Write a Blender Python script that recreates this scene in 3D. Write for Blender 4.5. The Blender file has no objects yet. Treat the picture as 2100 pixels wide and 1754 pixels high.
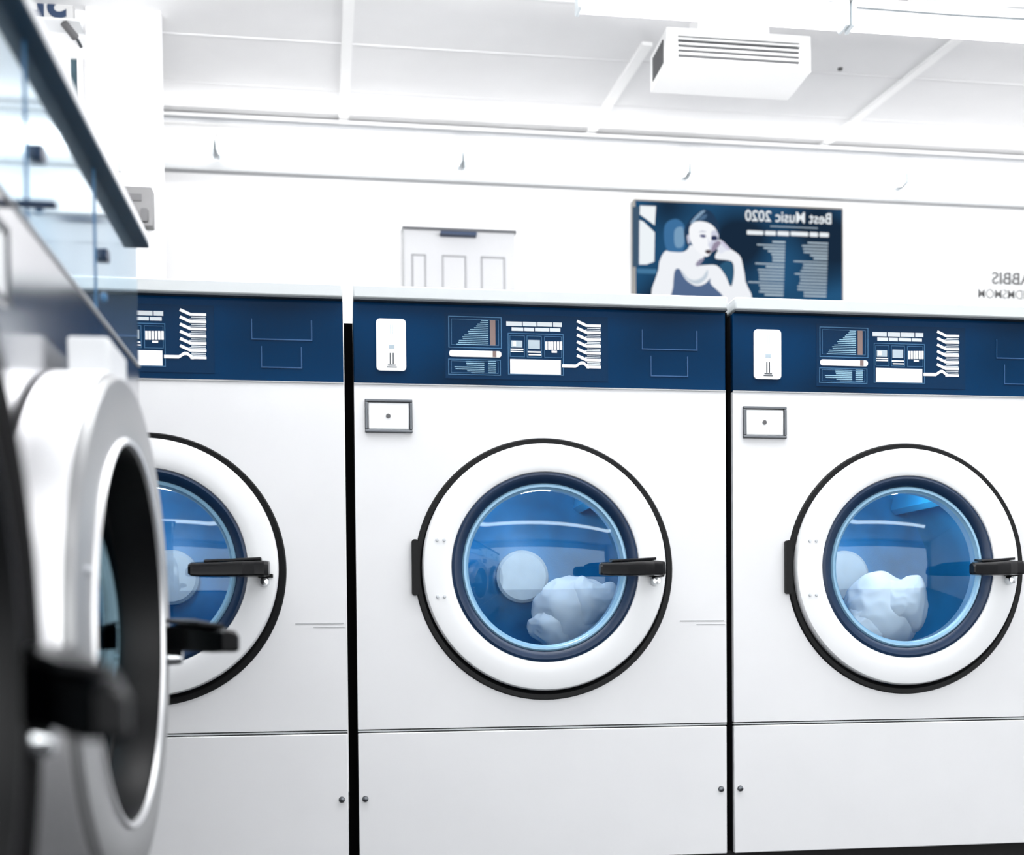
import bpy, math, random
from mathutils import Vector, Matrix
random.seed(7)
D = bpy.data
COL = bpy.context.scene.collection
PI = math.pi
Z0 = .75                                  # height of the back row's door centres above the floor
CAMP = (-0.0196, -2.1947, -0.1158, 0.1401, -0.0237, -0.0085, 2407.2383, 1351.1718)

# ---------------------------------------------------------------- camera model (measured)
def cam_axes():
    x, y, z, yaw, pit, rol, f, cy = CAMP
    F = Vector((math.sin(yaw)*math.cos(pit), math.cos(yaw)*math.cos(pit), math.sin(pit)))
    R0 = Vector((math.cos(yaw), -math.sin(yaw), 0)); U0 = R0.cross(F)
    R = R0*math.cos(rol) + U0*math.sin(rol); U = -R0*math.sin(rol) + U0*math.cos(rol)
    return Vector((x, y, z)), R, U, F, f, cy
CC, CR, CU, CF, Cf, Ccy = cam_axes()
def ray(px, py): return CF + CR*((px-1050)/Cf) - CU*((py-Ccy)/Cf)
def at(px, py, Y):
    """point of the plane y=Y (world metres, floor at 0) measured at a pixel of the photo"""
    d = ray(px, py); p = CC + d*((Y-CC.y)/d.y); return Vector((p.x, p.y, p.z+Z0))
def atplane(px, py, n, c):
    d = ray(px, py); o = CC + Vector((0, 0, Z0)); t = (c - n.dot(o))/n.dot(d); return o + d*t

# ---------------------------------------------------------------- materials
def lin(c):
    return tuple(((v/255)/12.92 if v/255 <= .04045 else ((v/255+.055)/1.055)**2.4) for v in c)
def mat(name, rgb, rough=.5, metal=0., noise=0., nscale=4., bump=0., bscale=60, spec=.5, emit=0, coat=0., ior=1.45):
    m = D.materials.new(name); m.use_nodes = True
    nt = m.node_tree; b = nt.nodes['Principled BSDF']
    c = lin(rgb)
    b.inputs['Base Color'].default_value = (*c, 1)
    b.inputs['Roughness'].default_value = rough
    b.inputs['Metallic'].default_value = metal
    b.inputs['IOR'].default_value = ior
    b.inputs['Specular IOR Level'].default_value = spec
    b.inputs['Coat Weight'].default_value = coat
    b.inputs['Coat Roughness'].default_value = .03
    if emit:
        b.inputs['Emission Color'].default_value = (*c, 1); b.inputs['Emission Strength'].default_value = emit
    if noise:
        tc = nt.nodes.new('ShaderNodeTexCoord'); n = nt.nodes.new('ShaderNodeTexNoise'); r = nt.nodes.new('ShaderNodeValToRGB')
        n.inputs['Scale'].default_value = nscale; n.inputs['Detail'].default_value = 3
        nt.links.new(tc.outputs['Object'], n.inputs['Vector']); nt.links.new(n.outputs['Fac'], r.inputs['Fac'])
        r.color_ramp.elements[0].position = .3; r.color_ramp.elements[1].position = .7
        r.color_ramp.elements[0].color = (*[v*(1-noise) for v in c], 1)
        r.color_ramp.elements[1].color = (*[min(1, v*(1+noise)) for v in c], 1)
        nt.links.new(r.outputs['Color'], b.inputs['Base Color'])
    if bump:
        tc = nt.nodes.new('ShaderNodeTexCoord'); n = nt.nodes.new('ShaderNodeTexNoise'); bp = nt.nodes.new('ShaderNodeBump')
        n.inputs['Scale'].default_value = bscale; bp.inputs['Strength'].default_value = bump; bp.inputs['Distance'].default_value = .01
        nt.links.new(tc.outputs['Object'], n.inputs['Vector']); nt.links.new(n.outputs['Fac'], bp.inputs['Height'])
        nt.links.new(bp.outputs['Normal'], b.inputs['Normal'])
    return m
def flat(name, rgb, strength=1.):
    m = D.materials.new(name); m.use_nodes = True; nt = m.node_tree
    nt.nodes.clear(); e = nt.nodes.new('ShaderNodeEmission'); o = nt.nodes.new('ShaderNodeOutputMaterial')
    e.inputs['Color'].default_value = (*lin(rgb), 1); e.inputs['Strength'].default_value = strength
    nt.links.new(e.outputs[0], o.inputs[0]); return m

M = {}
M['wall'] = mat('white wall paint', (240, 240, 241), .7, noise=.015, nscale=2)
M['ceil'] = mat('white ceiling board', (238, 238, 239), .8, noise=.03, nscale=3)
M['pier'] = mat('white pier paint', (232, 232, 233), .7)
M['batten'] = mat('bright white trim', (250, 250, 250), .5)
M['floor'] = mat('dark vinyl floor', (34, 35, 38), .45, noise=.1)
M['enamel'] = mat('white enamel', (219, 220, 222), .38, noise=.02, nscale=5)
M['enamel2'] = mat('white door enamel', (229, 231, 233), .3, noise=.015, nscale=6)
M['lid'] = mat('pale lid enamel', (192, 197, 199), .45)
M['steel'] = mat('polished steel', (205, 205, 207), .16, 1., bump=.02, bscale=6)
M['ringsteel'] = mat('brushed steel door', (158, 159, 160), .38, .55)
M['rimsteel'] = mat('bright polished rim', (246, 246, 247), .42, .9)
M['darkdrum'] = mat('dark drum steel', (8, 14, 22), .5, .2)
M['darkrim'] = mat('dark rubber ring', (12, 13, 15), .4, spec=.3)
M['screw'] = mat('pale screw', (190, 194, 198), .4, .3)
M['chrome'] = mat('chrome', (225, 228, 230), .15, 1.)
M['dchrome'] = mat('worn chrome frame', (95, 98, 102), .3, 1.)
M['black'] = mat('black rubber', (7, 8, 10), .5, spec=.25)
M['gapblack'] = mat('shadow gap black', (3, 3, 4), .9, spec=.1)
M['handle'] = mat('black plastic', (4, 5, 8), .3, spec=.22)
M['side'] = mat('dark cabinet side', (22, 24, 27), .7)
M['navyrubber'] = mat('navy rubber seal', (12, 40, 70), .35, noise=.15, nscale=8)
M['bluerim'] = mat('blue tinted glass rim', (128, 170, 198), .3, .15, coat=.3)
M['drum'] = mat('blue tinted steel drum', (34, 140, 188), .45, .1, noise=.3, nscale=5)
M['drumback'] = mat('blue drum back', (24, 122, 176), .5, .0, noise=.5, nscale=7)
M['boot'] = mat('dark blue boot', (24, 56, 96), .5, noise=.2)
M['hub'] = mat('perforated hub', (200, 204, 208), .45, noise=.08, nscale=30)
M['cloth'] = mat('white wet laundry', (236, 236, 240), .8, bump=.12, bscale=9)
M['cloth2'] = mat('grey white laundry', (212, 214, 220), .8, noise=.12, nscale=9, bump=.12, bscale=9)
M['coin'] = mat('white coin plate', (240, 242, 243), .35)
M['grey'] = mat('grey print', (165, 180, 190), .5)
M['dgrey'] = mat('dark grey print', (60, 66, 72), .5)
M['lgrey'] = mat('light grey print', (205, 212, 216), .5)
M['white'] = mat('white print', (244, 246, 247), .4)
M['cyan'] = mat('light blue print', (140, 182, 205), .5)
M['outline'] = mat('blue outline print', (44, 100, 140), .4)
M['outline2'] = mat('dim blue reflection outline', (14, 70, 116), .4)
M['orange'] = mat('dull orange print', (122, 102, 98), .5)
M['inset'] = mat('label blue', (5, 42, 74), .25, spec=.1)
M['teal'] = mat('painted teal lid shade', (6, 46, 68), .5, spec=.2)
M['box'] = mat('grey box metal', (112, 112, 113), .5, noise=.08, nscale=8)
M['boxd'] = mat('darker grey box parts', (86, 86, 88), .5)
M['vent'] = mat('white vent metal', (248, 248, 248), .4)
M['ventdark'] = mat('vent shadow grey', (80, 81, 83), .7)
M['strip'] = mat('grey metal rail', (166, 168, 170), .5)
M['stripd'] = mat('dark grey rail', (140, 142, 145), .6)
M['tvframe'] = mat('grey tv bezel', (120, 118, 114), .35)
M['signplate'] = mat('beige grey sign plate', (190, 190, 190), .6)
M['navyprint'] = mat('navy sign print', (38, 56, 84), .5)
M['signprint'] = mat('grey sign print', (105, 105, 106), .6)
M['pane'] = mat('dark window pane', (60, 82, 92), .15, noise=.25, nscale=12)
M['doorp'] = mat('pale grey door paint', (188, 189, 192), .5, noise=.03, nscale=3)
M['doorg'] = mat('door moulding grey', (150, 151, 154), .6)
M['darkwood'] = mat('dark grey door head', (90, 92, 96), .5)
M['plinth'] = mat('black plinth', (6, 6, 7), .7)
M['tube'] = flat('fluorescent tube glow', (255, 255, 255), 6)
M['wire'] = mat('dark wire', (70, 76, 80), .5)

# blue control fascia: noise blend of two blues paints in its glossy reflection
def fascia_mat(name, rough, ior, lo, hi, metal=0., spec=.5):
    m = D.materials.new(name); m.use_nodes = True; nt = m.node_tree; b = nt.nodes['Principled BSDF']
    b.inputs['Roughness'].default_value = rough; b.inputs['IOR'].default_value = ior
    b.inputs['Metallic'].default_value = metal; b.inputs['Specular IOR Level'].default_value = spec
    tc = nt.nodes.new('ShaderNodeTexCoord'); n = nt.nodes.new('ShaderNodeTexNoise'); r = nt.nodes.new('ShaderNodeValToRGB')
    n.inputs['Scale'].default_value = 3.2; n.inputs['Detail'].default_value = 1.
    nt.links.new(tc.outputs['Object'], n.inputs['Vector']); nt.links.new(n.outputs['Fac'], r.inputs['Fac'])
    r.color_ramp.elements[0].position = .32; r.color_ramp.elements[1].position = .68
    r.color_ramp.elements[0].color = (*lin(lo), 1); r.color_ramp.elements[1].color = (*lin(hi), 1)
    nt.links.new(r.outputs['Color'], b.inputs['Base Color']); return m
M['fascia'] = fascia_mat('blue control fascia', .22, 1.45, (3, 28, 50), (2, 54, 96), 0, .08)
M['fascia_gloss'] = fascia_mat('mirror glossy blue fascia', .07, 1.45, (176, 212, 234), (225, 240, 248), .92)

def glass_mat(tc=(.82, .91, .96), gc=(.72, .9, 1), ior=1.6):
    m = D.materials.new('blue tinted door glass'); m.use_nodes = True; nt = m.node_tree; nt.nodes.clear()
    o = nt.nodes.new('ShaderNodeOutputMaterial'); mx = nt.nodes.new('ShaderNodeMixShader')
    t = nt.nodes.new('ShaderNodeBsdfTransparent'); g = nt.nodes.new('ShaderNodeBsdfGlossy'); fr = nt.nodes.new('ShaderNodeFresnel')
    t.inputs['Color'].default_value = (*tc, 1)
    g.inputs['Roughness'].default_value = .04; g.inputs['Color'].default_value = (*gc, 1)
    fr.inputs['IOR'].default_value = ior
    nt.links.new(fr.outputs[0], mx.inputs[0]); nt.links.new(t.outputs[0], mx.inputs[1]); nt.links.new(g.outputs[0], mx.inputs[2])
    nt.links.new(mx.outputs[0], o.inputs[0]); return m
M['glass'] = glass_mat()
M['glass_left'] = glass_mat((.2, .45, .65), (.5, .78, .92), 2.6)

# ---------------------------------------------------------------- mesh helpers
class MB:
    def __init__(s): s.v = []; s.f = []
    def add(s, vs, fs):
        o = len(s.v); s.v += [tuple(v) for v in vs]; s.f += [tuple(i+o for i in f) for f in fs]; return s
    def box(s, x0, x1, y0, y1, z0, z1):
        vs = [(x, y, z) for x in (x0, x1) for y in (y0, y1) for z in (z0, z1)]
        return s.add(vs, [(0, 1, 3, 2), (4, 6, 7, 5), (0, 4, 5, 1), (2, 3, 7, 6), (0, 2, 6, 4), (1, 5, 7, 3)])
    def hexa(s, p):      # eight corners: near quad then far quad, same winding
        return s.add(p, [(0, 1, 2, 3), (7, 6, 5, 4), (0, 4, 5, 1), (1, 5, 6, 2), (2, 6, 7, 3), (3, 7, 4, 0)])
    def lathe(s, prof, cx=0, cz=0, n=96, a0=0, a1=2*PI):
        full = abs(a1-a0-2*PI) < 1e-6; k = n if full else n+1; vs = []
        for i in range(k):
            a = a0+(a1-a0)*i/n
            for r, y in prof: vs.append((cx+r*math.cos(a), y, cz+r*math.sin(a)))
        m = len(prof); fs = []
        for i in range(n):
            j = (i+1) % k
            for q in range(m-1): fs.append((i*m+q, i*m+q+1, j*m+q+1, j*m+q))
        return s.add(vs, fs)
    def disc(s, r, y, cx=0, cz=0, n=64):
        return s.add([(cx+r*math.cos(2*PI*i/n), y, cz+r*math.sin(2*PI*i/n)) for i in range(n)], [tuple(range(n))])
    def poly(s, pts, y0, y1=None):   # polygon in xz, at y0 (extruded to y1)
        n = len(pts)
        if y1 is None: return s.add([(x, y0, z) for x, z in pts], [tuple(range(n))])
        return s.add([(x, y0, z) for x, z in pts]+[(x, y1, z) for x, z in pts],
                     [tuple(range(n)), tuple(range(2*n-1, n-1, -1))]+[(i, (i+1) % n, n+(i+1) % n, n+i) for i in range(n)])
    def tube(s, pts, r, n=12):
        pts = [Vector(p) for p in pts]; vs = []; fs = []
        for i, p in enumerate(pts):
            d = (pts[min(i+1, len(pts)-1)]-pts[max(i-1, 0)]).normalized()
            a = d.orthogonal().normalized() if i == 0 else (a - d*a.dot(d)).normalized()
            b = d.cross(a)
            for k in range(n): t = 2*PI*k/n; vs.append(p+(a*math.cos(t)+b*math.sin(t))*r)
        for i in range(len(pts)-1):
            for k in range(n): fs.append((i*n+k, i*n+(k+1) % n, (i+1)*n+(k+1) % n, (i+1)*n+k))
        fs += [tuple(range(n)), tuple(reversed(range(len(vs)-n, len(vs))))]
        return s.add(vs, fs)
    def rrect(s, x0, x1, z0, z1, r, y0, y1):
        pts = []
        for cx, cz, a in ((x1-r, z1-r, 0), (x0+r, z1-r, 90), (x0+r, z0+r, 180), (x1-r, z0+r, 270)):
            for k in range(6): t = math.radians(a+18*k); pts.append((cx+r*math.cos(t), cz+r*math.sin(t)))
        return s.poly(pts, y0, y1)
    def frame(s, x0, x1, z0, z1, w, y0, y1):
        s.box(x0, x1, y0, y1, z1-w, z1); s.box(x0, x1, y0, y1, z0, z0+w)
        s.box(x0, x0+w, y0, y1, z0+w, z1-w); s.box(x1-w, x1, y0, y1, z0+w, z1-w); return s
def obj(name, mb, m, parent=None, bevel=0., smooth=True):
    me = D.meshes.new(name); me.from_pydata(mb.v, [], mb.f); me.materials.append(m)
    import bmesh
    b = bmesh.new(); b.from_mesh(me); bmesh.ops.recalc_face_normals(b, faces=b.faces)
    b.to_mesh(me); b.free()
    if smooth:
        for p in me.polygons: p.use_smooth = True
        me.set_sharp_from_angle(angle=math.radians(35))
    o = D.objects.new(name, me); COL.objects.link(o)
    if parent: o.parent = parent
    if bevel:
        md = o.modifiers.new('soft edge', 'BEVEL'); md.width = bevel; md.segments = 2; md.limit_method = 'ANGLE'
    return o
def thing(name, label, cat, loc=(0, 0, 0), rz=0, group=None):
    o = D.objects.new(name, None); COL.objects.link(o); o.empty_display_size = .05
    o.location = loc; o.rotation_euler = (0, 0, rz); o['label'] = label; o['category'] = cat
    if group: o['group'] = group
    return o
def tag(o, label, cat, group=None, kind=None):
    if label: o['label'] = label
    if cat: o['category'] = cat
    if group: o['group'] = group
    if kind: o['kind'] = kind
    return o
def struct(name, mb, m, parent=None, **k):
    o = obj(name, mb, m, parent, **k)
    if not parent: o['kind'] = 'structure'
    return o
def text_mesh(name, s, size, m, parent, loc, mirror=True, align='LEFT', bold=.0, sx=1., extr=.0008):
    cu = D.curves.new(name, 'FONT'); cu.body = s; cu.size = size; cu.offset = bold; cu.extrude = extr; cu.align_x = align
    t = D.objects.new(name, cu); COL.objects.link(t)
    bpy.context.view_layer.update()
    me = D.meshes.new_from_object(t.evaluated_get(bpy.context.evaluated_depsgraph_get()))
    D.objects.remove(t)
    for v in me.vertices:
        x, y, z = v.co; v.co = ((-x if mirror else x)*sx, z, y)
    if mirror: me.flip_normals()
    me.materials.clear(); me.materials.append(m)
    o = D.objects.new(name, me); COL.objects.link(o); o.parent = parent; o.location = loc; return o

# ================================================================ WASHING MACHINE
W = .71; H0 = .553
ZS, ZB, ZT, ZL = H0-.3003, H0+.3439, H0+.4934, H0+.5200
def U(px, py):      # point of the middle machine's front plane, in machine coordinates
    p = at(px, py, 0.); return p.x-W/2, p.z-Z0+H0
def R(mb, x0, y0, x1, y1, ya, yb):   # axis-aligned plate from two measured corners
    a = U(x0, y0); b = U(x1, y1); ytop = (a[1]+U(x1, y0+.0)[1])/2; zb = (b[1]+U(x0, y1)[1])/2
    # a row of print drops a little to the right in the photo; corners are averaged back to level
    return mb.box(a[0], b[0], ya, yb, zb, ytop)
RO, RI = .2469, .1767

def plate_with_hole(x0, x1, z0, z1, cz, r, ya, yb, n=96):
    mb = MB(); vs = []
    for i in range(n):
        a = 2*PI*i/n; c, s_ = math.cos(a), math.sin(a)
        t = min((x1 if c > 0 else -x0)/abs(c) if abs(c) > 1e-9 else 1e9, ((z1-cz) if s_ > 0 else (cz-z0))/abs(s_) if abs(s_) > 1e-9 else 1e9)
        ox, oz = c*t, cz+s_*t
        vs += [(c*r, ya, cz+s_*r), (ox, ya, oz), (c*r, yb, cz+s_*r), (ox, yb, oz)]
    # snap nearest outer points to the corners
    for X in (x0, x1):
        for Z in (z0, z1):
            k = min(range(n), key=lambda i: (vs[4*i+1][0]-X)**2+(vs[4*i+1][2]-Z)**2)
            vs[4*k+1] = (X, ya, Z); vs[4*k+3] = (X, yb, Z)
    fs = []
    for i in range(n):
        j = (i+1) % n
        fs += [(4*i, 4*i+1, 4*j+1, 4*j), (4*i+2, 4*j+2, 4*j+3, 4*i+3), (4*i, 4*j, 4*j+2, 4*i+2), (4*i+1, 4*i+3, 4*j+3, 4*j+1)]
    return mb.add(vs, fs)

def panel_print(cp):
    e = -.0012
    mb = MB(); a = U(912, 640); b = U(1247, 782); mb.box(a[0], b[0], -.0008, 0, ZB+.012, ZT-.016); obj('label_plate', mb, M['inset'], cp, smooth=False)
    # coin plate
    a = U(771, 654); b = U(833, 762)
    mb = MB(); mb.rrect(a[0], b[0], b[1], a[1], .007, -.004, 0); c = obj('coin_plate', mb, M['coin'], cp)
    mb = MB()
    R(mb, 799, 725, 801.5, 748, -.0046, -.004); R(mb, 805, 725, 807.5, 748, -.0046, -.004)
    R(mb, 795, 749, 812, 751, -.0046, -.004); R(mb, 793, 753, 814, 755, -.0044, -.004)
    obj('coin_slot', mb, M['dgrey'], c, smooth=False)
    mb = MB(); R(mb, 797, 708, 809, 716, -.0044, -.004); R(mb, 800, 667, 801, 686, -.0043, -.004); R(mb, 804.5, 667, 805.5, 686, -.0043, -.004)
    obj('coin_print', mb, M['grey'], c, smooth=False)
    # charts
    mb = MB()
    def fr(x0, y0, x1, y1, th):
        a = U(x0, y0); b = U(x1, y1); mb.frame(a[0], b[0], b[1], a[1], th, e-.0002, 0)
    fr(919, 648, 1029, 716, .0016); fr(925, 654, 1023, 710, .0008)
    fr(919, 736, 1027, 771, .0014); fr(925, 740, 1022, 767, .0008)
    fr(1041, 683, 1156, 771, .0014); fr(1045, 688, 1076, 733, .0009); fr(1080, 689, 1111, 734, .0009); fr(1116, 690, 1152, 735, .0009)
    obj('chart_outline', mb, M['outline'], cp, smooth=False)
    mb = MB(); rnd = random.Random(3)
    for k in range(14):
        y = 657+k*3.8; x = 989-k*4.3+rnd.uniform(-4, 3)
        R(mb, max(936, x), y, 1001, y+1.7, e, 0)
    for k in range(7):
        y = 741+k*3.9; x = (955, 956, 957, 932, 934, 958, 966)[k]; R(mb, x, y, 993, y+1.8, e, 0); R(mb, 1001, y, 1017, y+1.8, e, 0)
    obj('chart_print', mb, M['cyan'], cp, smooth=False)
    mb = MB(); R(mb, 1004.6, 657, 1016, 709, e-.0003, 0); R(mb, 1010, 721, 1018, 733, -.0024, -.0021); obj('chart_scale', mb, M['orange'], cp, smooth=False)
    a = U(921, 718.5); b = U(1028, 734); mb = MB(); mb.rrect(a[0], b[0], b[1], a[1], .005, -.002, 0); obj('arrow_bar', mb, M['white'], cp)
    # header words
    mb = MB(); x = 1038
    for wd in (34, 30, 32, 20): R(mb, x, 660+(x-1038)*.02, x+wd-2, 669+(x-1038)*.02, e, 0); x += wd
    x = 1049
    for wd in (26, 22, 30, 24): R(mb, x, 672+(x-1049)*.02, x+wd-2, 679+(x-1049)*.02, e, 0); x += wd
    obj('instruction_print', mb, M['lgrey'], cp, smooth=False)
    # pictograms
    mb = MB(); R(mb, 1048, 699, 1071, 713, e-.0003, 0); R(mb, 1083, 698, 1107, 716, e-.0003, 0); obj('pictogram', mb, M['grey'], cp, smooth=False)
    mb = MB()
    R(mb, 1047, 715.5, 1073, 718, e-.0004, 0); R(mb, 1047, 720.5, 1073, 722.5, e-.0004, 0); R(mb, 1082, 721, 1109, 724, e-.0004, 0); R(mb, 1084, 727, 1110, 729.5, e-.0004, 0)
    for k in range(6): R(mb, 1118+k*6, 701, 1118+k*6+4.6, 718, e-.0004, 0)
    R(mb, 1131, 720, 1142, 724, e-.0004, 0); R(mb, 1051, 701, 1058, 710, e-.0006, 0)
    obj('pictogram', mb, M['white'], cp, smooth=False)
    a = U(1046, 737); b = U(1150, 769); mb = MB(); mb.box(a[0], b[0], e-.0006, 0, b[1], a[1])
    # leader line and seven-tooth comb
    def bar(p, q, th):
        ax, az = U(*p); bx, bz = U(*q); d = Vector((bx-ax, bz-az)); n = Vector((-d.y, d.x)).normalized()*th/2
        mb.hexa([(ax+n.x, e-.0006, az+n.y), (bx+n.x, e-.0006, bz+n.y), (bx-n.x, e-.0006, bz-n.y), (ax-n.x, e-.0006, az-n.y),
                 (ax+n.x, 0, az+n.y), (bx+n.x, 0, bz+n.y), (bx-n.x, 0, bz-n.y), (ax-n.x, 0, az-n.y)])
    bar((1153, 751), (1181, 751.5), .006); bar((1180, 752), (1191, 744.5), .005); bar((1190, 745), (1197, 745), .006)
    bar((1196, 745), (1206, 753), .005)
    for k in range(7):
        y = 669+k*14.1
        bar((1202, y-.6), (1232, y), .0048)
        if k < 6: bar((1183, y-10), (1203, y-.3), .0052)
        else: bar((1204, y-.4), (1208, y), .005)
    obj('program_diagram', mb, M['white'], cp, smooth=False)
    mb = MB()
    for k in range(7):
        y = 669+k*14.1
        if k < 6: R(mb, 1204, y+4.2, 1231, y+6, e, 0); R(mb, 1200, y+7.8, 1231, y+9.4, e, 0)
    obj('program_print', mb, M['lgrey'], cp, smooth=False)
    mb = MB(); 
    for (x0, y0, x1, y1) in ((1316, 676, 1430, 720), (1334, 730, 1411, 774)):
        a = U(x0, y0); b = U(x1, y1); th = .0022
        mb.box(a[0], b[0], e, 0, b[1], b[1]+th); mb.box(a[0], a[0]+th*.7, e, 0, b[1]+th, a[1]); mb.box(b[0]-th, b[0], e, 0, b[1]+th, a[1])
    obj('reflection_outline', mb, M['outline2'], cp, smooth=False)  # faint outlines paint in reflections on the fascia

def make_machine(label, left=False):
    t = thing('washing_machine', label, 'washing machine', group=None)
    w = W/2
    m_panel = M['steel'] if left else M['enamel']
    m_door = M['ringsteel'] if left else M['enamel2']
    # carcass: sides, back, top, bottom
    mb = MB()
    mb.box(-w+.002, -w+.012, .012, .74, 0, ZT); mb.box(w-.012, w-.002, .012, .74, 0, ZT)
    mb.box(-w+.012, w-.012, .73, .74, 0, ZT); mb.box(-w+.012, w-.012, .012, .73, 0, .012); mb.box(-w+.012, w-.012, .012, .73, ZT-.012, ZT-.002)
    obj('cabinet', mb, M['side'], t, smooth=False)
    # front skins
    obj('front_panel', plate_with_hole(-w, w, ZS+.0035, ZB-.002, H0, .2465, 0, .012), m_panel, t, smooth=False)
    mb = MB(); mb.box(-w, w, 0, .012, 0, ZS-.0035); obj('lower_panel', mb, m_panel, t, bevel=.002)
    mb = MB(); mb.box(-w, w, .001, .012, ZS-.0013, ZS+.0013); obj('panel_seam', mb, M['lid'], t, smooth=False)
    mb = MB(); mb.box(-w, w, .006, .014, ZS-.004, ZS+.004); obj('seam_shadow', mb, M['black'], t, smooth=False)
    fa = MB(); fa.box(-w, w, 0, .014, ZB, ZT)
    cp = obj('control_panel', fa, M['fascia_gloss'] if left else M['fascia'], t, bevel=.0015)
    mb = MB(); mb.box(-w, w, -.002, .0, ZB-.0022, ZB+.0003); obj('panel_trim', mb, M['strip'], t, smooth=False)
    mb = MB(); mb.box(-w, w, -.016, .75, ZT+.0025, ZL-(.011 if left else 0)); obj('lid', mb, M['lid'] if not left else M['enamel2'], t, bevel=.003)
    mb = MB(); mb.box(-w+.001, w-.001, -.0155, .70, ZT-.0005, ZT+.0024); obj('lid_underside_shade', mb, M['teal'] if left else M['dgrey'], t, smooth=False)  # thin sheet paints the underside shade and band reflection below the lid
    # bolts low at both edges
    for x in (-w+.012, w-.012):
        mb = MB(); mb.lathe([(.0001, -.005), (.005, -.004), (.006, 0)], x, H0-.4265, n=16); obj('bolt', mb, M['dchrome'], t)
    if left:
        # the glossy fascia shows only glare, two thin joints and small dark fittings
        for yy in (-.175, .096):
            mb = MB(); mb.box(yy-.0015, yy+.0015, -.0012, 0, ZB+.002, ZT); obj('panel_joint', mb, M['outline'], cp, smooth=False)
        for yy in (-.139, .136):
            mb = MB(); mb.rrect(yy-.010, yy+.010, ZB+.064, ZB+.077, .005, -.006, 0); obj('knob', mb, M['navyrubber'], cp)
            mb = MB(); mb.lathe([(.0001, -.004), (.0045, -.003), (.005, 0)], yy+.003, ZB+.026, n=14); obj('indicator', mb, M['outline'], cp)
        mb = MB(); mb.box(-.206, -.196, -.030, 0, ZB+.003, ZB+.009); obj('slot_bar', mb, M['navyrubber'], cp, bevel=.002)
    # ---- control panel print
    if not left: panel_print(cp)
    mb = MB(); mb.box(.262, .350, -.0006, 0, H0-.1005, H0-.0985); mb.box(.295, .352, -.0006, 0, H0-.107, H0-.1058); obj('thin_line', mb, M['strip'], t, smooth=False)  # two thin grey lines beside the door
    # soap hatch with lock
    a = U(748, 819); b = U(846, 889); zt_, zb_ = a[1], b[1]
    mb = MB(); mb.frame(a[0], b[0], zb_, zt_, .0055, -.006, 0); h = obj('coin_box_frame', mb, M['dchrome'], t, bevel=.0012)
    mb = MB(); mb.box(a[0]+.006, b[0]-.006, -.004, 0, zb_+.006, zt_-.006); h2 = obj('coin_box_door', mb, M['enamel2'], t, bevel=.0025)
    mb = MB(); mb.lathe([(.0001, -.006), (.004, -.006), (.0045, -.003)], (a[0]+b[0])/2-.001, (zt_+zb_)/2, n=20); obj('lock', mb, M['boxd'], h2)
    # gasket gap around the door
    mb = MB(); mb.lathe([(.2475, -.0005), (.245, -.004), (.237, -.003), (.231, .004), (.231, .016), (.2475, .016), (.2475, -.0005)], 0, H0, 128); obj('door_seal', mb, M['black'], t)
    # tub and drum
    mb = MB(); mb.lathe([(.2425, .012), (.225, .02), (.2, .024), (.185, .03), (.183, .055), (.2, .06)], 0, H0); obj('boot_seal', mb, M['boot'] if not left else M['darkrim'], t)
    mb = MB(); mb.lathe([(.2, .056), (.222, .062), (.225, .07), (.225, .30), (.215, .32)], 0, H0)
    for k in range(3):
        a_ = math.radians(50+120*k); c, s_ = math.cos(a_), math.sin(a_); tx, tz = -s_, c; p = []
        for yy in (.09, .30):
            for rr, hw in ((.225, -.03), (.225, .03), (.185, .008), (.185, -.008)):
                p.append((c*rr+tx*hw, yy, H0+s_*rr+tz*hw))
        mb.hexa(p)
    dr = obj('drum', mb, M['drum'] if not left else M['darkdrum'], t)
    mb = MB(); mb.lathe([(.215, .32), (.16, .318), (.15, .312), (.075, .306), (.062, .300), (.0001, .300)], 0, H0); obj('drum_back', mb, M['drumback'] if not left else M['darkdrum'], dr)
    mb = MB(); mb.lathe([(.0001, .284), (.05, .285), (.056, .290), (.057, .300)], 0, H0, n=48); obj('hub', mb, M['hub'] if not left else M['darkdrum'], dr)
    # door, its own origin at the door centre
    P = -.0135; dl = .0055 if left else 0.
    mb = MB(); mb.lathe([(.195, .03), (.2325+dl, .03), (.2335+dl, .0), (.233+dl, P+.006), (.230+dl, P+.001), (.225+dl, P), (.20, P-.0005), (.186, P-.001), (.180, P+.001), (.1775, P+.006), (.1775, .03), (.195, .03)], 0, 0)
    d = obj('door', mb, m_door, t); d.location = (0, 0, H0+.0035)
    dz = .033 if left else 0.
    if left:
        mb = MB(); mb.lathe([(.1785, .022), (.1785, P+.003), (.1755, P+.001), (.174, P+.004), (.170, .030), (.166, .031), (.166, .045), (.175, .045)], 0, 0); obj('glass_gasket', mb, M['darkrim'], d)
        mb = MB(); mb.lathe([(.1665, .045), (.1665, .030), (.164, .029), (.162, .031), (.162, .045)], 0, 0); obj('glass_rim', mb, M['darkrim'], d)
        mb = MB(); mb.lathe([(.1765, P+.004), (.178, P-.003), (.181, P-.0035), (.183, P)], 0, 0); obj('bezel', mb, M['rimsteel'], d)
    else:
      mb = MB(); mb.lathe([(.1785, .022), (.1785, P+.003), (.1735, P+.001), (.165, P+.003), (.159, P+.009), (.158, .022)], 0, 0); obj('glass_gasket', mb, M['navyrubber'], d)
      mb = MB(); mb.lathe([(.1585, .02), (.1585, P+.010), (.1555, P+.007), (.1515, P+.0075), (.149, P+.012), (.1465, .0), (.147, .02)], 0, 0); obj('glass_rim', mb, M['bluerim'] if not left else M['darkrim'], d)
    mb = MB(); pr = []
    for k in range(15):
        a_ = k/14; rg = .163 if left else .1475; r = rg*(1-a_); pr.append((max(r, .0001), dz-(.030 if left else .024)*(1-(r/rg)**2)))
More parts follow.
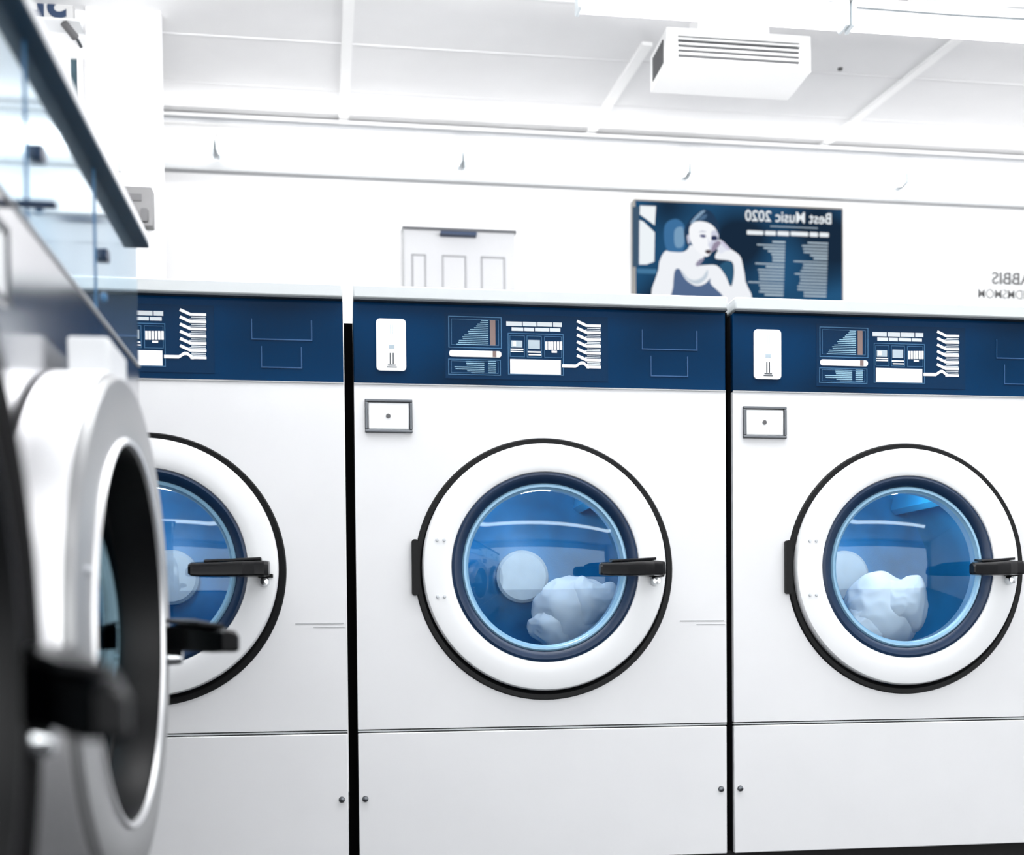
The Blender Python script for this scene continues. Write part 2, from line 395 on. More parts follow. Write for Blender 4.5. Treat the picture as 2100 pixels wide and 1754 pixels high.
    mb.lathe(pr, 0, 0); obj('door_glass', mb, M['glass_left'] if left else M['glass'], d)
    # hinge
    mb = MB(); mb.rrect(-.2525, -.240, -.052, .052, .005, *((.036, .052) if left else (P+.002, .02))); obj('hinge', mb, M['black'], d)
    for zz in (.0505, -.0545):
        for xx in (-.2055, -.1925):
            mb = MB(); mb.lathe([(.0001, P-.003), (.0025, P-.0028), (.0034, P)], xx, zz, n=14); obj('hinge_screw', mb, M['screw'], d)
    # lever handle: swings outward toward the glass
    mb = MB(); secs = []
    for x, ya, yb, hz, zc in ((.229, P, -.058, .0135, .002), (.222, P, -.064, .0145, .002), (.205, P, -.070, .0145, .002), (.185, -.035, -.080, .0145, .001),
                              (.15, -.055, -.092, .0135, -.001), (.115, -.075, -.101, .0128, -.002), (.099, -.084, -.104, .0118, -.002), (.095, -.087, -.103, .009, -.002)):
        secs.append([(x, ya, zc-hz), (x, ya, zc+hz*.75), (x, (ya*.65+yb*.35), zc+hz), (x, yb+.004, zc+hz*.8), (x, yb, zc+hz*.3), (x, yb, zc-hz*.8), (x, yb+.003, zc-hz)])
    n = 7
    for i in range(len(secs)-1):
        mb.add(secs[i]+secs[i+1], [(k, (k+1) % n, n+(k+1) % n, n+k) for k in range(n)])
    mb.add(secs[0], [tuple(range(n))]); mb.add(secs[-1], [tuple(range(n))])
    mb.v = [(x-.0105, y, z-.005) for x, y, z in mb.v]
    hd = obj('handle', mb, M['handle'], d)
    mb = MB(); mb.hexa([(.215, P, .022), (.215, -.045, .022), (.215, -.045, .017), (.215, P, .017), (.12, -.06, .0175), (.12, -.088, .014), (.12, -.088, .010), (.12, -.06, .0125)])
    mb.v = [(x-.0105, y, z-.005) for x, y, z in mb.v]; obj('latch_blade', mb, M['handle'], hd, bevel=.001)
    mb = MB(); mb.lathe([(.0001, P-.018), (.007, P-.017), (.0085, P-.012), (.0095, P)], .209, -.0265, n=24); obj('lock_cylinder', mb, M['chrome'], hd)
    mb = MB(); mb.box(.198, .224, -.03, P, -.019, -.0125); obj('latch_bracket', mb, M['black'], hd, bevel=.001)
    return t

def copy_tree(o, parent=None):
    c = o.copy(); COL.objects.link(c)
    if parent: c.parent = parent
    for ch in list(o.children): copy_tree(ch, c)
    return c

g23 = .0147; g12 = .0191
back = make_machine('white front-loading washer in the middle of the back row, dim grey laundry behind its glass')
back.location = (W/2, 0, Z0-H0)
r3 = copy_tree(back); r3.location = (W+g23+W/2, 0, Z0-H0)
r3['label'] = 'white front-loading washer on the right with bright white laundry behind its round glass'
r1 = copy_tree(back); r1.location = (-g12-W/2, 0, Z0-H0)
r1['label'] = 'white front-loading washer of the back row half hidden behind the steel washer doors'
for m_ in (back, r1, r3): m_['group'] = 'white washers along the back wall'

ls = make_machine('steel-fronted washer at the far end of the left row, next to the white washers', left=True)
XL = -.278
ls.location = (XL, -.99, Z0-.117-H0); ls.rotation_euler = (0, 0, PI/2)
ln = copy_tree(ls); ln.location = (XL, -.99-.715, Z0-.117-H0)
ln['label'] = 'nearest steel-fronted washer at the left edge, big black lever handle reaching over the aisle'
for m_ in (ls, ln): m_['group'] = 'steel washers of the left row'
def child(o, n): return [c for c in o.children if c.name.split('.')[0] == n][0]
d = child(ls, 'door'); d.location = (-.052, -.045, H0+.001)
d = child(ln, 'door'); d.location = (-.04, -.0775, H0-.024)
d.data = d.data.copy(); d.data.materials[0] = M['gapblack']  # near door's steel face and bezel painted dark in place of a dark reflection
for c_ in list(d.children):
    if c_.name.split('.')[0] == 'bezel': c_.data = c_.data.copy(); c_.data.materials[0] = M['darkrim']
child(d, 'handle').scale = (1, .82, 1.15)
# thick rim behind the proud steel doors, bracket on top of the far one
for L in (ls, ln):
    d = child(L, 'door')
    mb = MB(); mb.lathe([(.2405, -.004), (.2425, .0), (.2425, .040), (.235, .044), (.1785, .050), (.178, .0)], 0, 0); obj('door_rim', mb, M['rimsteel'], d)
d = child(ls, 'door')
mb = MB(); mb.box(.045, .135, -.006, .03, .262-.022, .262+.02) if False else mb.box(-.035, .055, -.002, .035, .236, .272); obj('top_latch', mb, M['enamel2'], d, bevel=.003)

# black plinths
for nm, x0, x1, y0, y1, z1 in (('back', -.75, 2.2, .03, .74, Z0-H0-.0), ):
    mb = MB(); mb.box(x0, x1, y0, y1, 0, z1); o = struct('trim_1', mb, M['plinth'], smooth=False); tag(o, 'black plinth under the back row of washers', 'plinth')
mb = MB(); mb.box(-1.0, -.30, -2.08, -.64, 0, Z0-.117-H0); o = struct('trim_2', mb, M['plinth'], smooth=False); tag(o, 'black plinth under the left row of washers', 'plinth')
# dark fillers between machines
mb = MB(); mb.box(-.0175, -.0015, .035, .06, Z0-H0, Z0+.462); o = struct('trim_3', mb, M['gapblack'], smooth=False)
mb = MB(); mb.box(W+.0012, W+.0135, .03, .06, Z0-H0, Z0+.502); o = struct('trim_4', mb, M['gapblack'], smooth=False)

# laundry
def blob(name, cx, cy, cz, rx, ry, rz, m, seed, label):
    rnd = random.Random(seed); mb = MB(); n1, n2 = 96, 56; vs = []
    from mathutils import noise
    off = Vector((rnd.uniform(0, 50), rnd.uniform(0, 50), rnd.uniform(0, 50)))
    for i in range(n2+1):
        th = PI*i/n2
        for j in range(n1):
            a = 2*PI*j/n1; dd = Vector((math.sin(th)*math.cos(a), math.sin(th)*math.sin(a), math.cos(th)))
            k = 1+.16*noise.noise(dd*1.3+off)+.05*(1-2*abs(noise.noise(dd*2.2+off*2)))-.02
            vs.append((cx+rx*k*dd.x, cy+ry*k*dd.y, cz+rz*k*dd.z))
    fs = [(i*n1+j, i*n1+(j+1) % n1, (i+1)*n1+(j+1) % n1, (i+1)*n1+j) for i in range(n2) for j in range(n1)]
    mb.add(vs, fs)
    base = list(vs)
    for sx, sz, dx, dz, sw in ((.7, .62, -.45, -.38, 2), (.62, .7, .42, .25, 5)):
        mb.add([(cx+dx*rx+(v[0]-cx)*sx, cy-.006*sw+(v[1]-cy)*.7, cz+dz*rz+(v[2]-cz)*sz*(1+.25*math.sin(v[0]*40+sw))) for v in base], fs)
    o = obj(name, mb, m, smooth=True); tag(o, label, 'laundry'); return o
xm3 = W+g23+W/2
blob('laundry_pile', xm3+.030, .175, Z0-.083, .082, .06, .082, M['cloth'], 2, 'bright white bundle of laundry inside the right washer')
blob('laundry_pile', W/2+.095, .20, Z0-.08, .086, .065, .076, M['cloth2'], 5, 'dim grey bundle of laundry inside the middle washer')

# ================================================================ ROOM
YW = 2.5
CN = Vector((0, -.07, 1)); CCc = CN.dot(Vector((0, 2.5, Z0+1.875)))   # ceiling plane, rising slightly to the back
def zc(y): return Z0+1.875+.07*(y-2.5)
mb = MB(); mb.box(-3, 4.6, -4.6, 2.6, -.05, 0); struct('floor', mb, M['floor'], smooth=False)
mb = MB(); mb.hexa([(-3, -4.6, zc(-4.6)), (4.6, -4.6, zc(-4.6)), (4.6, 2.6, zc(2.6)), (-3, 2.6, zc(2.6)),
                    (-3, -4.6, zc(-4.6)+.1), (4.6, -4.6, zc(-4.6)+.1), (4.6, 2.6, zc(2.6)+.1), (-3, 2.6, zc(2.6)+.1)]); struct('ceiling', mb, M['ceil'], smooth=False)
mb = MB(); mb.box(-3, 4.6, YW, YW+.1, 0, 2.8); struct('wall_back', mb, M['wall'], smooth=False)
mb = MB(); mb.box(-3.1, -3, -4.6, 2.6, 0, 2.8); struct('wall_left', mb, M['wall'], smooth=False)
mb = MB(); mb.box(4.5, 4.6, -4.6, 2.6, 0, 2.8); struct('wall_right', mb, M['wall'], smooth=False)
# pier
YP = 1.6
pl = at(180, 300, YP).x; pr_ = at(333, 300, YP).x
mb = MB(); mb.box(pl, pr_, YP, YP+.035, 0, zc(YP)+.0); o = struct('wall_pier', mb, M['pier'], smooth=False)
mb = MB(); mb.box(-3, pl, YP+.03, YP+.065, 0, zc(YP+.04)); struct('wall_alcove', mb, M['wall'], smooth=False)
# ceiling battens running away from the camera
k = 1
for (a, b, wd) in (((703, 277), (715, 0), .035), ((1202, 282), (1290, 145), .035), ((1672, 307), (1935, 100), .03)):
    p = atplane(*a, CN, CCc); q = atplane(*b, CN, CCc); dirv = (q-p); p = p - dirv*.02; q = q + dirv*.35
    s_ = Vector((dirv.y, -dirv.x, 0)).normalized()*wd/2; dz = Vector((0, 0, -.012)); up = Vector((0, 0, .01))
    mb = MB(); mb.hexa([p-s_+dz, q-s_+dz, q+s_+dz, p+s_+dz, p-s_+up, q-s_+up, q+s_+up, p+s_+up])
    struct('trim_%d' % (4+k), mb, M['batten'], smooth=False); k += 1
# shallow seams of the ceiling boards
for yy in (.55, .95, 1.35, 1.75, 2.15):
    mb = MB(); z = zc(yy)
    mb.hexa([(-2.9, yy, z-.002), (4.4, yy, z-.002), (4.4, yy+.012, z-.002), (-2.9, yy+.012, z-.002), (-2.9, yy, z+.01), (4.4, yy, z+.01), (4.4, yy+.012, z+.01), (-2.9, yy+.012, z+.01)])
    struct('trim_%d' % (4+k), mb, M['pier'], smooth=False); k += 1

# ---- wall fluorescent fixtures
zt_w = Z0+1.835; xs = [at(px, 320, 2.40).x for px in (-40, 440, 950, 1415, 1860, 2290)]
zt_c = at(1117, 328, 2.40).z
for i in range(5):
    x0, x1 = xs[i], xs[i+1]
    if i == 0: x0 = pr_-.25
    t = thing('fluorescent_light', ('white fluorescent batten above the wall beside the pier', 'glowing fluorescent batten above the white wall left of the door',
              'glowing fluorescent batten above the wall between door and screen', 'glowing fluorescent batten right above the screen', 'glowing fluorescent batten at the right above the sign')[i],
              'ceiling light', ((x0+x1)/2, 2.45, zt_c), 0, 'fluorescent battens along the back wall')
    h = (x1-x0)/2-.004
    mb = MB(); mb.box(-h, h, -.005, .045, .026, .07); obj('housing', mb, M['batten'], t, bevel=.004)
    mb = MB(); mb.tube([(-h+.012, -.035, 0), (h-.012, -.035, 0)], .030, 20); obj('tube', mb, M['tube'], t)
    for s_ in (-1, 1):
        mb = MB(); mb.rrect(*(sorted((s_*(h-.012), s_*h))), -.022, .026, .004, -.05, .045); obj('end_cap', mb, M['lgrey'], t)
# rails above the battens; grey strip below paints the shade under the fixtures
mb = MB(); mb.box(pr_-.2, 4.5, 2.40, 2.425, Z0+1.824, Z0+1.836); struct('trim_%d' % (4+k), mb, M['stripd'], smooth=False); k += 1
mb = MB(); mb.box(pr_-.2, 4.5, 2.46, YW, Z0+1.660, Z0+1.696); struct('trim_%d' % (4+k), mb, M['strip'], smooth=False); k += 1
mb = MB(); mb.box(pr_-.2, 4.5, 2.43, YW, Z0+1.838, Z0+1.86); struct('trim_%d' % (4+k), mb, M['batten'], smooth=False); k += 1

# ---- hanging fluorescent row nearer the camera
YN = 1.0
xs2 = [at(px, 45, YN).x for px in (1180, 1737, 2290)]
for i in range(2):
    x0, x1 = xs2[i], xs2[i+1]; zc_ = at(1737, 42, YN).z
    t = thing('hanging_light', ('glowing hanging fluorescent batten above the vent', 'glowing hanging fluorescent batten in the top right corner')[i], 'ceiling light', ((x0+x1)/2, YN, zc_), 0, 'hanging fluorescent battens')
    h = (x1-x0)/2-.004
    mb = MB(); mb.box(-h, h, -.03, .03, .038, .052); obj('housing', mb, M['strip'], t, bevel=.003)
    mb = MB(); mb.tube([(-h+.012, 0, 0), (h-.012, 0, 0)], .027, 20); obj('tube', mb, M['tube'], t)
    for s_ in (-1, 1):
        mb = MB(); mb.rrect(*(sorted((s_*(h-.012), s_*h))), -.026, .045, .004, -.026, .026); obj('end_cap', mb, M['lgrey'], t)
    for s_ in (-.6, .6):
        mb = MB(); mb.tube([(s_*h, 0, .05), (s_*h, 0, zc(YN)-zc_)], .002, 8); obj('hanger', mb, M['wire'], t)
for nm, lab, a, b in (('cable', 'upper thin dark cable above the hanging light', (1700, 2), (2150, 20)), ('cable', 'lower thin dark cable along the hanging light', (1755, 16), (2150, 42))):
    p = at(*a, YN-.02); q = at(*b, YN-.02); mb = MB(); mb.tube([p, (p+q)/2-Vector((0, 0, .003)), q], .003, 8); tag(obj(nm, mb, M['wire']), lab, 'cable')
mb = MB(); p = at(1712, 14, YN+.0); mb.rrect(p.x-.01, p.x+.24, p.z+.045, p.z+.09, .01, YN+.04, YN+.08); tag(obj('junction_box', mb, M['ventdark']), 'grey ballast box on top of the hanging lights joint', 'electrical box')

# ---- ceiling vent box
YV = 1.3
tl = at(1367, 50, YV); tr = at(1662, 80, YV); bl = at(1367, 130, YV); br = at(1662, 150, YV)
x0, x1 = tl.x, tr.x; z1 = (tl.z+tr.z)/2; z0 = (bl.z+br.z)/2
t = thing('air_vent', 'white boxy louvred air vent hanging under the ceiling', 'air vent', ((x0+x1)/2, YV, z0))
hw = (x1-x0)/2; hh = z1-z0; dp = .19
mb = MB(); mb.box(-hw, hw, 0.012, dp, 0, hh); mb.box(-hw, hw, 0, .0119, 0, .022); mb.box(-hw, hw, 0, .0119, hh-.022, hh); mb.box(-hw, -hw+.035, 0, .0119, .0221, hh-.0221); mb.box(hw-.035, hw, 0, .0119, .0221, hh-.0221)
mb.box(-hw*.5, hw*.5, .05, dp-.05, hh+.0001, zc(YV+.05)-z0); obj('housing', mb, M['vent'], t, smooth=False)
mb = MB(); mb.box(-hw+.0352, hw-.0352, .007, .0118, .0222, hh-.0222); obj('grille_back', mb, M['ventdark'], t, smooth=False)
for kk in range(4):
    z = .022+(hh-.044)*(kk+.8)/4.5
    mb = MB(); mb.box(-hw+.035, hw-.035, .001, .006, z, z+.0048); obj('louvre', mb, M['vent'], t, smooth=False)
mb = MB(); mb.box(-hw-.002, -hw+.0, .035, dp-.03, .02, hh-.02); obj('side_grille', mb, M['ventdark'], t, smooth=False)
mb = MB()
for kk in range(7): mb.box(-hw-.004, -hw-.001, .04+kk*.018, .044+kk*.018, .02, hh-.02)
obj('side_slats', mb, M['boxd'], t, smooth=False)
p = atplane(1723, 140, CN, CCc); mb = MB(); mb.lathe([(.0001, 0), (.008, .002), (.009, .01)], 0, 0, n=16); o = obj('ceiling_hook', mb, M['boxd']); o.rotation_euler = (-PI/2*-1, 0, 0); o.rotation_euler = (PI/2, 0, 0); o.location = (p.x, p.y, p.z-.008)
tag(o, 'tiny dark stud in the ceiling right of the vent', 'hook')

# ---- panelled door behind the middle washer
a = at(826, 472, YW); b = at(1053, 486, YW); x0, x1 = a.x, b.x; ztd = (a.z+b.z)/2
t = thing('cupboard_door', 'pale grey panelled narrow door against the back wall behind the middle washer', 'door', ((x0+x1)/2, YW-.003, 0)); hw = (x1-x0)/2
mb = MB(); mb.box(-hw, hw, -.04, 0, 0, ztd-.004); obj('door_leaf', mb, M['doorp'], t, bevel=.003)
mb = MB(); mb.box(-hw-.005, hw+.005, -.05, 0, ztd-.006, ztd+.004); obj('door_head', mb, M['darkwood'], t, smooth=False)
mb = MB(); mb.box(-hw-.003, -hw+.003, -.045, 0, 0, ztd-.006); obj('door_edge', mb, M['strip'], t, smooth=False)
p = at(900, 485, YW); q = at(974, 496, YW)
mb = MB(); mb.rrect(p.x-(x0+x1)/2, q.x-(x0+x1)/2, q.z+.0, p.z-.003, .005, -.075, -.04); obj('door_closer', mb, M['navyprint'], t)
for (u0, u1) in ((-.86, -.60), (-.32, .12), (.38, .82)):
    for (z1_, z0_) in ((ztd-.10, ztd-.75), (ztd-.80, ztd-1.6)):
        mb = MB(); mb.frame(hw*u0, hw*u1, z0_, z1_, .007, -.044, -.038); obj('panel_moulding', mb, M['doorg'], t, bevel=.002)

# ---- screen on the wall
a = at(1293, 417, YW); b = at(1720, 433, YW); x0, x1 = a.x, b.x; zt_s = (a.z+b.z)/2; hs = .50
t = thing('wall_screen', 'dark blue wall screen showing a seated woman and mirrored white text', 'screen', ((x0+x1)/2, YW, zt_s-hs))
hw = (x1-x0)/2; YS = -.05
mb = MB(); mb.box(-hw, hw, YS, 0, 0, hs); obj('screen_body', mb, M['tvframe'], t, bevel=.004)
scr = MB(); scr.box(-hw+.008, hw-.008, YS-.001, YS, .010, hs-.010)
def screen_bg():
    m = D.materials.new('dark blue screen picture'); m.use_nodes = True; nt = m.node_tree; nt.nodes.clear()
    o = nt.nodes.new('ShaderNodeOutputMaterial'); e = nt.nodes.new('ShaderNodeEmission'); tc = nt.nodes.new('ShaderNodeTexCoord')
    n = nt.nodes.new('ShaderNodeTexNoise'); r = nt.nodes.new('ShaderNodeValToRGB'); n.inputs['Scale'].default_value = 4; n.inputs['Detail'].default_value = 0
    nt.links.new(tc.outputs['Object'], n.inputs['Vector']); nt.links.new(n.outputs['Fac'], r.inputs['Fac']); nt.links.new(r.outputs['Color'], e.inputs['Color']); nt.links.new(e.outputs[0], o.inputs[0])
    r.color_ramp.elements[0].position = .35; r.color_ramp.elements[0].color = (*lin((24, 42, 62)), 1)
    r.color_ramp.elements[1].position = .68; r.color_ramp.elements[1].color = (*lin((36, 84, 124)), 1)
    return m
sc_ = obj('screen_picture', scr, screen_bg(), t, smooth=False)
lay = [0]
def V(zx, zy):     # zoom coordinates of the picture (crop 1290,410 scale 8.352) to local screen x,z
    p = at(1290+zx/8.352, 410+zy/8.352, YW+YS); return p.x-(x0+x1)/2, p.z-(zt_s-hs)
def shape(name, pts, rgb, close=True):
    lay[0] += 1; mb = MB(); q = [V(*p) for p in pts]
    q = [(x, max(z, .011)) for x, z in q]
    # Catmull-Rom smoothing
    out = []; n = len(q)
    for i in range(n):
        p0, p1, p2, p3 = q[i-1], q[i], q[(i+1) % n], q[(i+2) % n]
        for k in range(4):
            u = k/4; out.append(tuple(.5*((2*p1[c])+(-p0[c]+p2[c])*u+(2*p0[c]-5*p1[c]+4*p2[c]-p3[c])*u*u+(-p0[c]+3*p1[c]-3*p2[c]+p3[c])*u**3) for c in (0, 1)))
    out = [(x, max(z, .011)) for x, z in out]
    mb.poly(out, YS-.001-lay[0]*.0003); return obj(name, mb, flat(name+' tone %d' % lay[0], rgb), sc_, smooth=False)
def quad(name, pts, rgb):
    lay[0] += 1; mb = MB(); mb.poly([V(*p) for p in pts], YS-.001-lay[0]*.0003); return obj(name, mb, flat(name+' tone %d' % lay[0], rgb), sc_, smooth=False)
quad('pictured_wall', [(60, 120), (180, 120), (150, 1150), (60, 1150)], (66, 90, 112))
quad('pictured_window', [(185, 100), (460, 110), (440, 440), (180, 250)], (240, 245, 248))
quad('pictured_window', [(175, 350), (240, 370), (440, 560), (430, 1060), (300, 1110), (170, 1110)], (238, 244, 248))
quad('pictured_sill', [(130, 1180), (470, 1190), (460, 1270), (140, 1260)], (70, 120, 158))
shape('pictured_glow', [(620, 420), (800, 330), (940, 440), (960, 700), (900, 900), (680, 900), (600, 700)], (62, 112, 158))
shape('pictured_cushion', [(780, 520), (920, 480), (930, 780), (790, 800)], (120, 158, 190))
shape('pictured_body', [(620, 880), (700, 890), (900, 900), (1000, 850), (1060, 780), (1280, 900), (1240, 1060), (1180, 1130), (1300, 1120), (1500, 1130), (1640, 1290), (1740, 1490), (1790, 1300), (1780, 1100),
       (1700, 1040), (1480, 1010), (1500, 900), (1560, 860), (1500, 700), (1560, 690), (1700, 820), (1890, 960), (1950, 1150), (1990, 1400), (2000, 1800), (480, 1800), (500, 1200), (540, 1000)], (240, 243, 248))
shape('pictured_dress', [(780, 1220), (860, 1190), (920, 1300), (1000, 1400), (1150, 1480), (1300, 1440), (1390, 1350), (1400, 1450), (1600, 1650), (1560, 1800), (760, 1800), (750, 1500)], (84, 106, 142))
shape('pictured_neckline', [(900, 1210), (1000, 1340), (1120, 1380), (1250, 1330), (1340, 1200), (1330, 1330), (1200, 1440), (1060, 1420), (940, 1320)], (196, 208, 220))
shape('pictured_hair', [(1000, 790), (950, 690), (940, 520), (1000, 400), (1080, 300), (1190, 210), (1300, 170), (1420, 230), (1500, 360), (1545, 520), (1530, 700), (1400, 600), (1200, 430), (1080, 500), (1050, 700)], (36, 60, 88))
shape('pictured_ear', [(985, 640), (1010, 600), (1040, 640), (1040, 730), (1010, 760)], (196, 198, 214))
shape('pictured_face', [(1035, 470), (1120, 385), (1250, 375), (1390, 420), (1480, 510), (1520, 610), (1500, 700), (1470, 800), (1410, 900), (1340, 975), (1260, 960), (1140, 860), (1060, 740), (1025, 600)], (246, 248, 252))
shape('pictured_highlight', [(1040, 410), (1120, 300), (1240, 195), (1300, 195), (1230, 270), (1150, 350), (1090, 400)], (132, 160, 186))
shape('pictured_highlight', [(1180, 340), (1260, 270), (1330, 260), (1300, 330), (1220, 360)], (76, 106, 138))
shape('pictured_cheek', [(1400, 560), (1480, 530), (1530, 620), (1500, 730), (1430, 830), (1380, 900), (1370, 800), (1400, 690)], (206, 208, 226))
shape('pictured_eye', [(1200, 625), (1235, 600), (1290, 605), (1310, 640), (1260, 660)], (92, 94, 130))
shape('pictured_brow', [(1180, 565), (1250, 540), (1320, 560), (1250, 556)], (150, 156, 182))
shape('pictured_eye', [(1395, 655), (1440, 620), (1500, 640), (1500, 690), (1420, 700)], (44, 52, 88))
shape('pictured_nose', [(1340, 640), (1365, 720), (1380, 790), (1335, 800), (1350, 760)], (214, 218, 232))
shape('pictured_shadow', [(1440, 760), (1530, 710), (1570, 770), (1500, 840), (1440, 890), (1400, 880)], (150, 140, 162))
shape('pictured_lips', [(1290, 890), (1340, 862), (1400, 880), (1380, 925), (1330, 932)], (82, 72, 78))
shape('pictured_shadow', [(1130, 1110), (1200, 1030), (1280, 1010), (1230, 1090), (1170, 1150)], (150, 146, 168))
shape('pictured_hand', [(1500, 860), (1540, 790), (1580, 760), (1680, 860), (1620, 900), (1560, 930)], (226, 230, 242))
shape('pictured_hand', [(1560, 700), (1620, 740), (1720, 850), (1680, 870), (1590, 790)], (206, 204, 226))
shape('pictured_gap', [(1540, 1150), (1640, 1070), (1750, 1090), (1770, 1300), (1740, 1470), (1640, 1290)], (44, 88, 120))
WH = flat('white screen text', (236, 242, 246)); GT = flat('pale screen text', (168, 188, 202))
def VV(zx, zy):    # crop 1510,420 scale 8.768
    p = at(1510+zx/8.768, 420+zy/8.768, YW+YS); return p.x-(x0+x1)/2, p.z-(zt_s-hs)
yT = YS-.0075
a = VV(1710, 385); b = VV(165, 340)
tx = text_mesh('title_text', 'Best Music 2020', .062, WH, sc_, (a[0], yT, a[1]+.006), True, 'LEFT', .0006)
wid = max(v.co.x for v in tx.data.vertices)-min(v.co.x for v in tx.data.vertices)
tx.scale = ((a[0]-b[0])/wid, 1, 1)
rnd = random.Random(11)
mb = MB()
x = 180
for wd in (320, 220, 230, 340, 170, 190):
    p = VV(x, 470+(x-180)*.03); q = VV(x+wd-25, 555+(x-180)*.03); mb.rrect(p[0], q[0], q[1], p[1], .003, yT, yT+.001); x += wd+5
obj('subtitle_print', mb, WH, sc_)
mb = MB(); p = VV(600, 390); q = VV(1450, 440); mb.box(p[0], q[0], yT, yT+.001, q[1], p[1]); obj('underline_print', mb, GT, sc_, smooth=False)
mb = MB(); lens = [640, 360, 480, 560, 620, 640, 640, 330, 520, 380, 390, 400, 400, 205, 400, 420, 400, 500]
for i, l in enumerate(lens):
    y = 660+i*56; p = VV(l, y); q = VV(870-i*2, y+42)
    mb.box(p[0], q[0], yT, yT+.001, max(.012, q[1]), max(.013, p[1]))
lens = [1270, 1170, 1190, 1200, 1320, 1380, 1020, 1190, 1180, 1150, 1040, 1130, 1140, 1120, 1090, 1090, 1200, 1200]
for i, l in enumerate(lens):
    y = 680+i*56; p = VV(l, y); q = VV(1640-i*2, y+42)
    mb.box(p[0], q[0], yT, yT+.001, max(.012, q[1]), max(.013, p[1]))
obj('track_list_print', mb, flat('list screen text', (176, 194, 206)), sc_, smooth=False)

# ---- sign at the right edge
a = at(1987, 543, YW); t = thing('wall_sign', 'pale wall sign with mirrored grey letters at the right edge', 'sign', (a.x+.45, YW, a.z-.28))
mb = MB(); mb.rrect(-.45, .45, 0, .28, .02, -.012, 0); obj('sign_plate', mb, M['coin'], t)
p = at(2030, 584, YW); q = at(2001, 613, YW)
tm = text_mesh('sign_text', 'RABBIS', .072, M['signprint'], t, (p.x-(a.x+.45), -.0135, p.z-(a.z-.28)), True, 'RIGHT', .002)
tm = text_mesh('sign_text', 'CAM IDMSMOM', .058, M['signprint'], t, (q.x-(a.x+.45), -.0135, q.z-(a.z-.28)), True, 'RIGHT', .0005, .82)

# ---- on the pier
a = at(250, 392, YP); b = at(318, 473, YP)
t = thing('electrical_box', 'grey metal electrical box on the white pier above the left row', 'electrical box', ((a.x+b.x)/2, YP, b.z)); hw = (b.x-a.x)/2; hh = a.z-b.z
mb = MB(); mb.rrect(-hw, hw, 0, hh, .004, -.045, 0); bx_ = obj('box_body', mb, M['box'], t)
mb = MB(); mb.box(-hw*.6, hw*.35, -.049, -.045, hh*.62, hh*.8); obj('box_label', mb, M['boxd'], t, smooth=False)
mb = MB(); mb.rrect(hw*.3, hw*.75, hh*.08, hh*.42, .006, -.055, -.045); obj('box_latch', mb, M['boxd'], t)
a = at(243, 335, YP); b = at(249, 355, YP)
mb = MB(); mb.rrect(a.x, b.x, b.z, a.z, .003, YP-.012, YP); tag(obj('wall_switch', mb, M['strip']), 'slim pale grey switch on the pier above the electrical box', 'switch')
# ---- above the left row, beyond it
YA = YP+.03
a = at(72, -70, YA-.03); b = at(150, 40, YA-.03)
t = thing('number_sign', 'grey sign with mirrored navy characters in the top left corner', 'sign', ((a.x+b.x)/2, YA-.03, b.z)); hw = (b.x-a.x)/2; hh = a.z-b.z
mb = MB(); mb.rrect(-hw-.1, hw, 0, hh, .003, 0, .03); obj('sign_plate', mb, M['signplate'], t)
p1 = at(138, 39, YA-.03)
text_mesh('sign_digits', '5L', .125, M['navyprint'], t, (p1.x-(a.x+b.x)/2, -.001, .006), True, 'LEFT', .004)
a = at(60, 40, YA-.06); b = at(166, 50, YA-.06)
mb = MB(); mb.box(a.x-.2, b.x, YA-.08, YA, b.z, a.z); tag(obj('ledge_shelf', mb, M['enamel2']), 'narrow white ledge under the sign in the top left corner', 'shelf')
a = at(136, 112, YA-.03); b = at(170, 240, YA-.03)
t = thing('mirror_panel', 'narrow dark pane in a white frame left of the pier', 'window', ((a.x+b.x)/2, YA-.03, b.z)); hw = (b.x-a.x)/2; hh = a.z-b.z
mb = MB(); mb.frame(-hw, hw, 0, hh, .012, -.01, .03); obj('pane_frame', mb, M['batten'], t, smooth=False)
mb = MB(); mb.box(-hw+.012, hw-.012, .004, .012, .012, hh-.012); obj('pane', mb, M['pane'], t, smooth=False)
a = at(138, 56, YA-.05); b = at(162, 88, YA-.05)
t = thing('security_camera', 'small dark camera on a bracket under the white ledge', 'camera', ((a.x+b.x)/2, YA-.04, (a.z+b.z)/2))
mb = MB(); mb.tube([(-.02, -.04, .02), (.005, 0, -.002)], .012, 14); obj('camera_body', mb, M['boxd'], t)
mb = MB(); mb.tube([(.005, 0, 0), (.012, .02, -.01), (.012, .04, -.01)], .005, 10); obj('camera_bracket', mb, M['dgrey'], t)

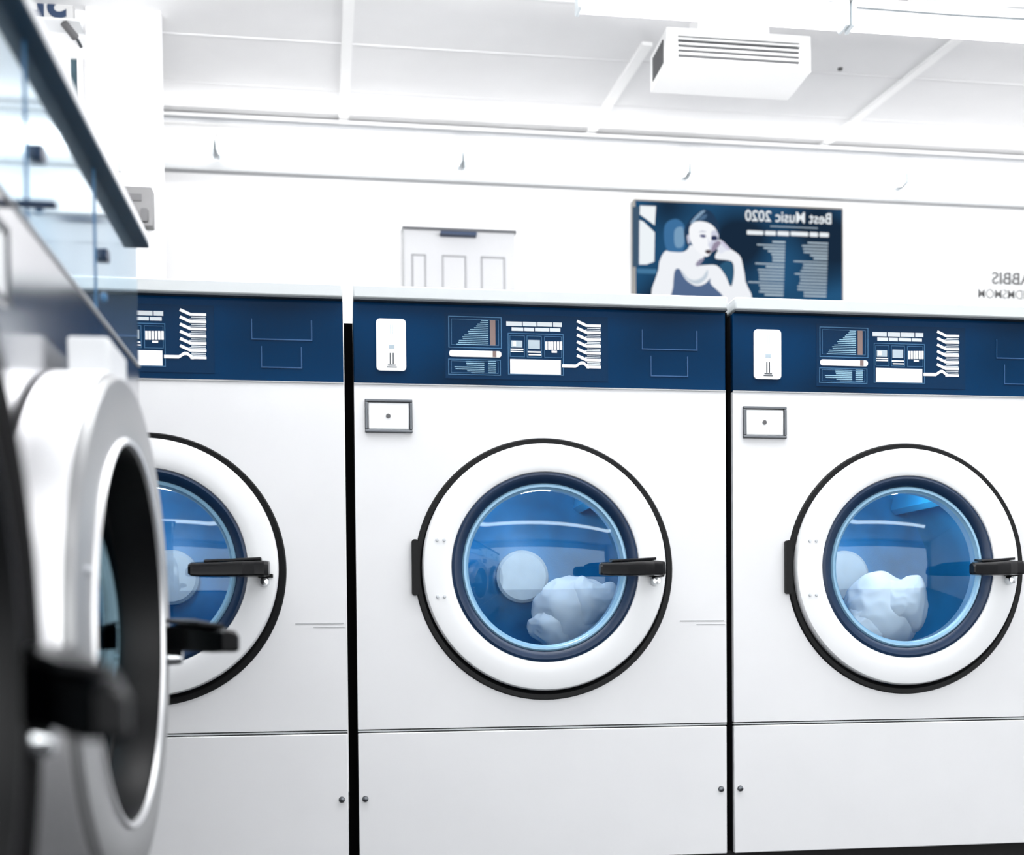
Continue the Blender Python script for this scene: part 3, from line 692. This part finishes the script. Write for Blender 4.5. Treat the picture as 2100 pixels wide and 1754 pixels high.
# ================================================================ LIGHT
def area(name, loc, rot, sx, sy, power, col=(1, 1, 1)):
    l = D.lights.new(name, 'AREA'); l.shape = 'RECTANGLE'; l.size = sx; l.size_y = sy; l.energy = power; l.color = col
    o = D.objects.new(name, l); COL.objects.link(o); o.location = loc; o.rotation_euler = rot; return o
area('unseen row fill', (1.2, -.9, 2.2), (0, 0, 0), 5., .25, 8)  # unseen overhead fill, added to light the room
area('unseen row fill near', (1.0, -2.6, 2.1), (math.radians(25), 0, 0), 4.2, .12, 17)  # unseen strip lamp, added for the white bar mirrored in the door glass
area('back wall light', (1.4, 1.05, 2.2), (math.radians(38), 0, 0), 4.2, .2, 22)
area('ceiling wash', (1.2, -.4, 1.95), (math.radians(165), 0, 0), 5.0, .3, 165)  # uplight added to brighten the ceiling
area('unseen front fill', (1.0, -4.4, .95), (math.radians(90), 0, 0), 6.5, 1.8, 112, (.97, .985, 1))  # unseen fill behind the camera, added to brighten the machine fronts
def drum_fill(x, p):  # point lamp added inside a drum to brighten its interior
    l = D.lights.new('drum fill', 'POINT'); l.energy = p; l.shadow_soft_size = .03; l.color = (.95, .98, 1)
    o = D.objects.new('drum fill', l); COL.objects.link(o); o.location = (x, .10, Z0+.155)
drum_fill(W/2, 1.15); drum_fill(xm3, 1.15); drum_fill(-g12-W/2, 1.15)
wd = D.worlds.new('daylight'); bpy.context.scene.world = wd; wd.use_nodes = True
wd.node_tree.nodes['Background'].inputs[0].default_value = (.97, .985, 1, 1)
wd.node_tree.nodes['Background'].inputs[1].default_value = .5

# ================================================================ CAMERA
cd = D.cameras.new('camera'); co = D.objects.new('camera', cd); COL.objects.link(co)
rot = Matrix((CR, CU, -CF)).transposed().to_4x4()
co.matrix_world = Matrix.Translation(CC+Vector((0, 0, Z0))) @ rot
cd.sensor_fit = 'HORIZONTAL'; cd.sensor_width = 36; cd.lens = Cf/2100*36
cd.shift_x = 0; cd.shift_y = (Ccy-877)/2100
cd.clip_start = .01
cd.dof.use_dof = True; cd.dof.focus_distance = 2.35; cd.dof.aperture_fstop = 3.5
sc = bpy.context.scene; sc.camera = co
sc.view_settings.view_transform = 'Standard'; sc.view_settings.look = 'None'
sc.view_settings.exposure = 0; sc.view_settings.gamma = 1
sc.cycles.use_denoising = True
sc.cycles.max_bounces = 8; sc.cycles.transparent_max_bounces = 12
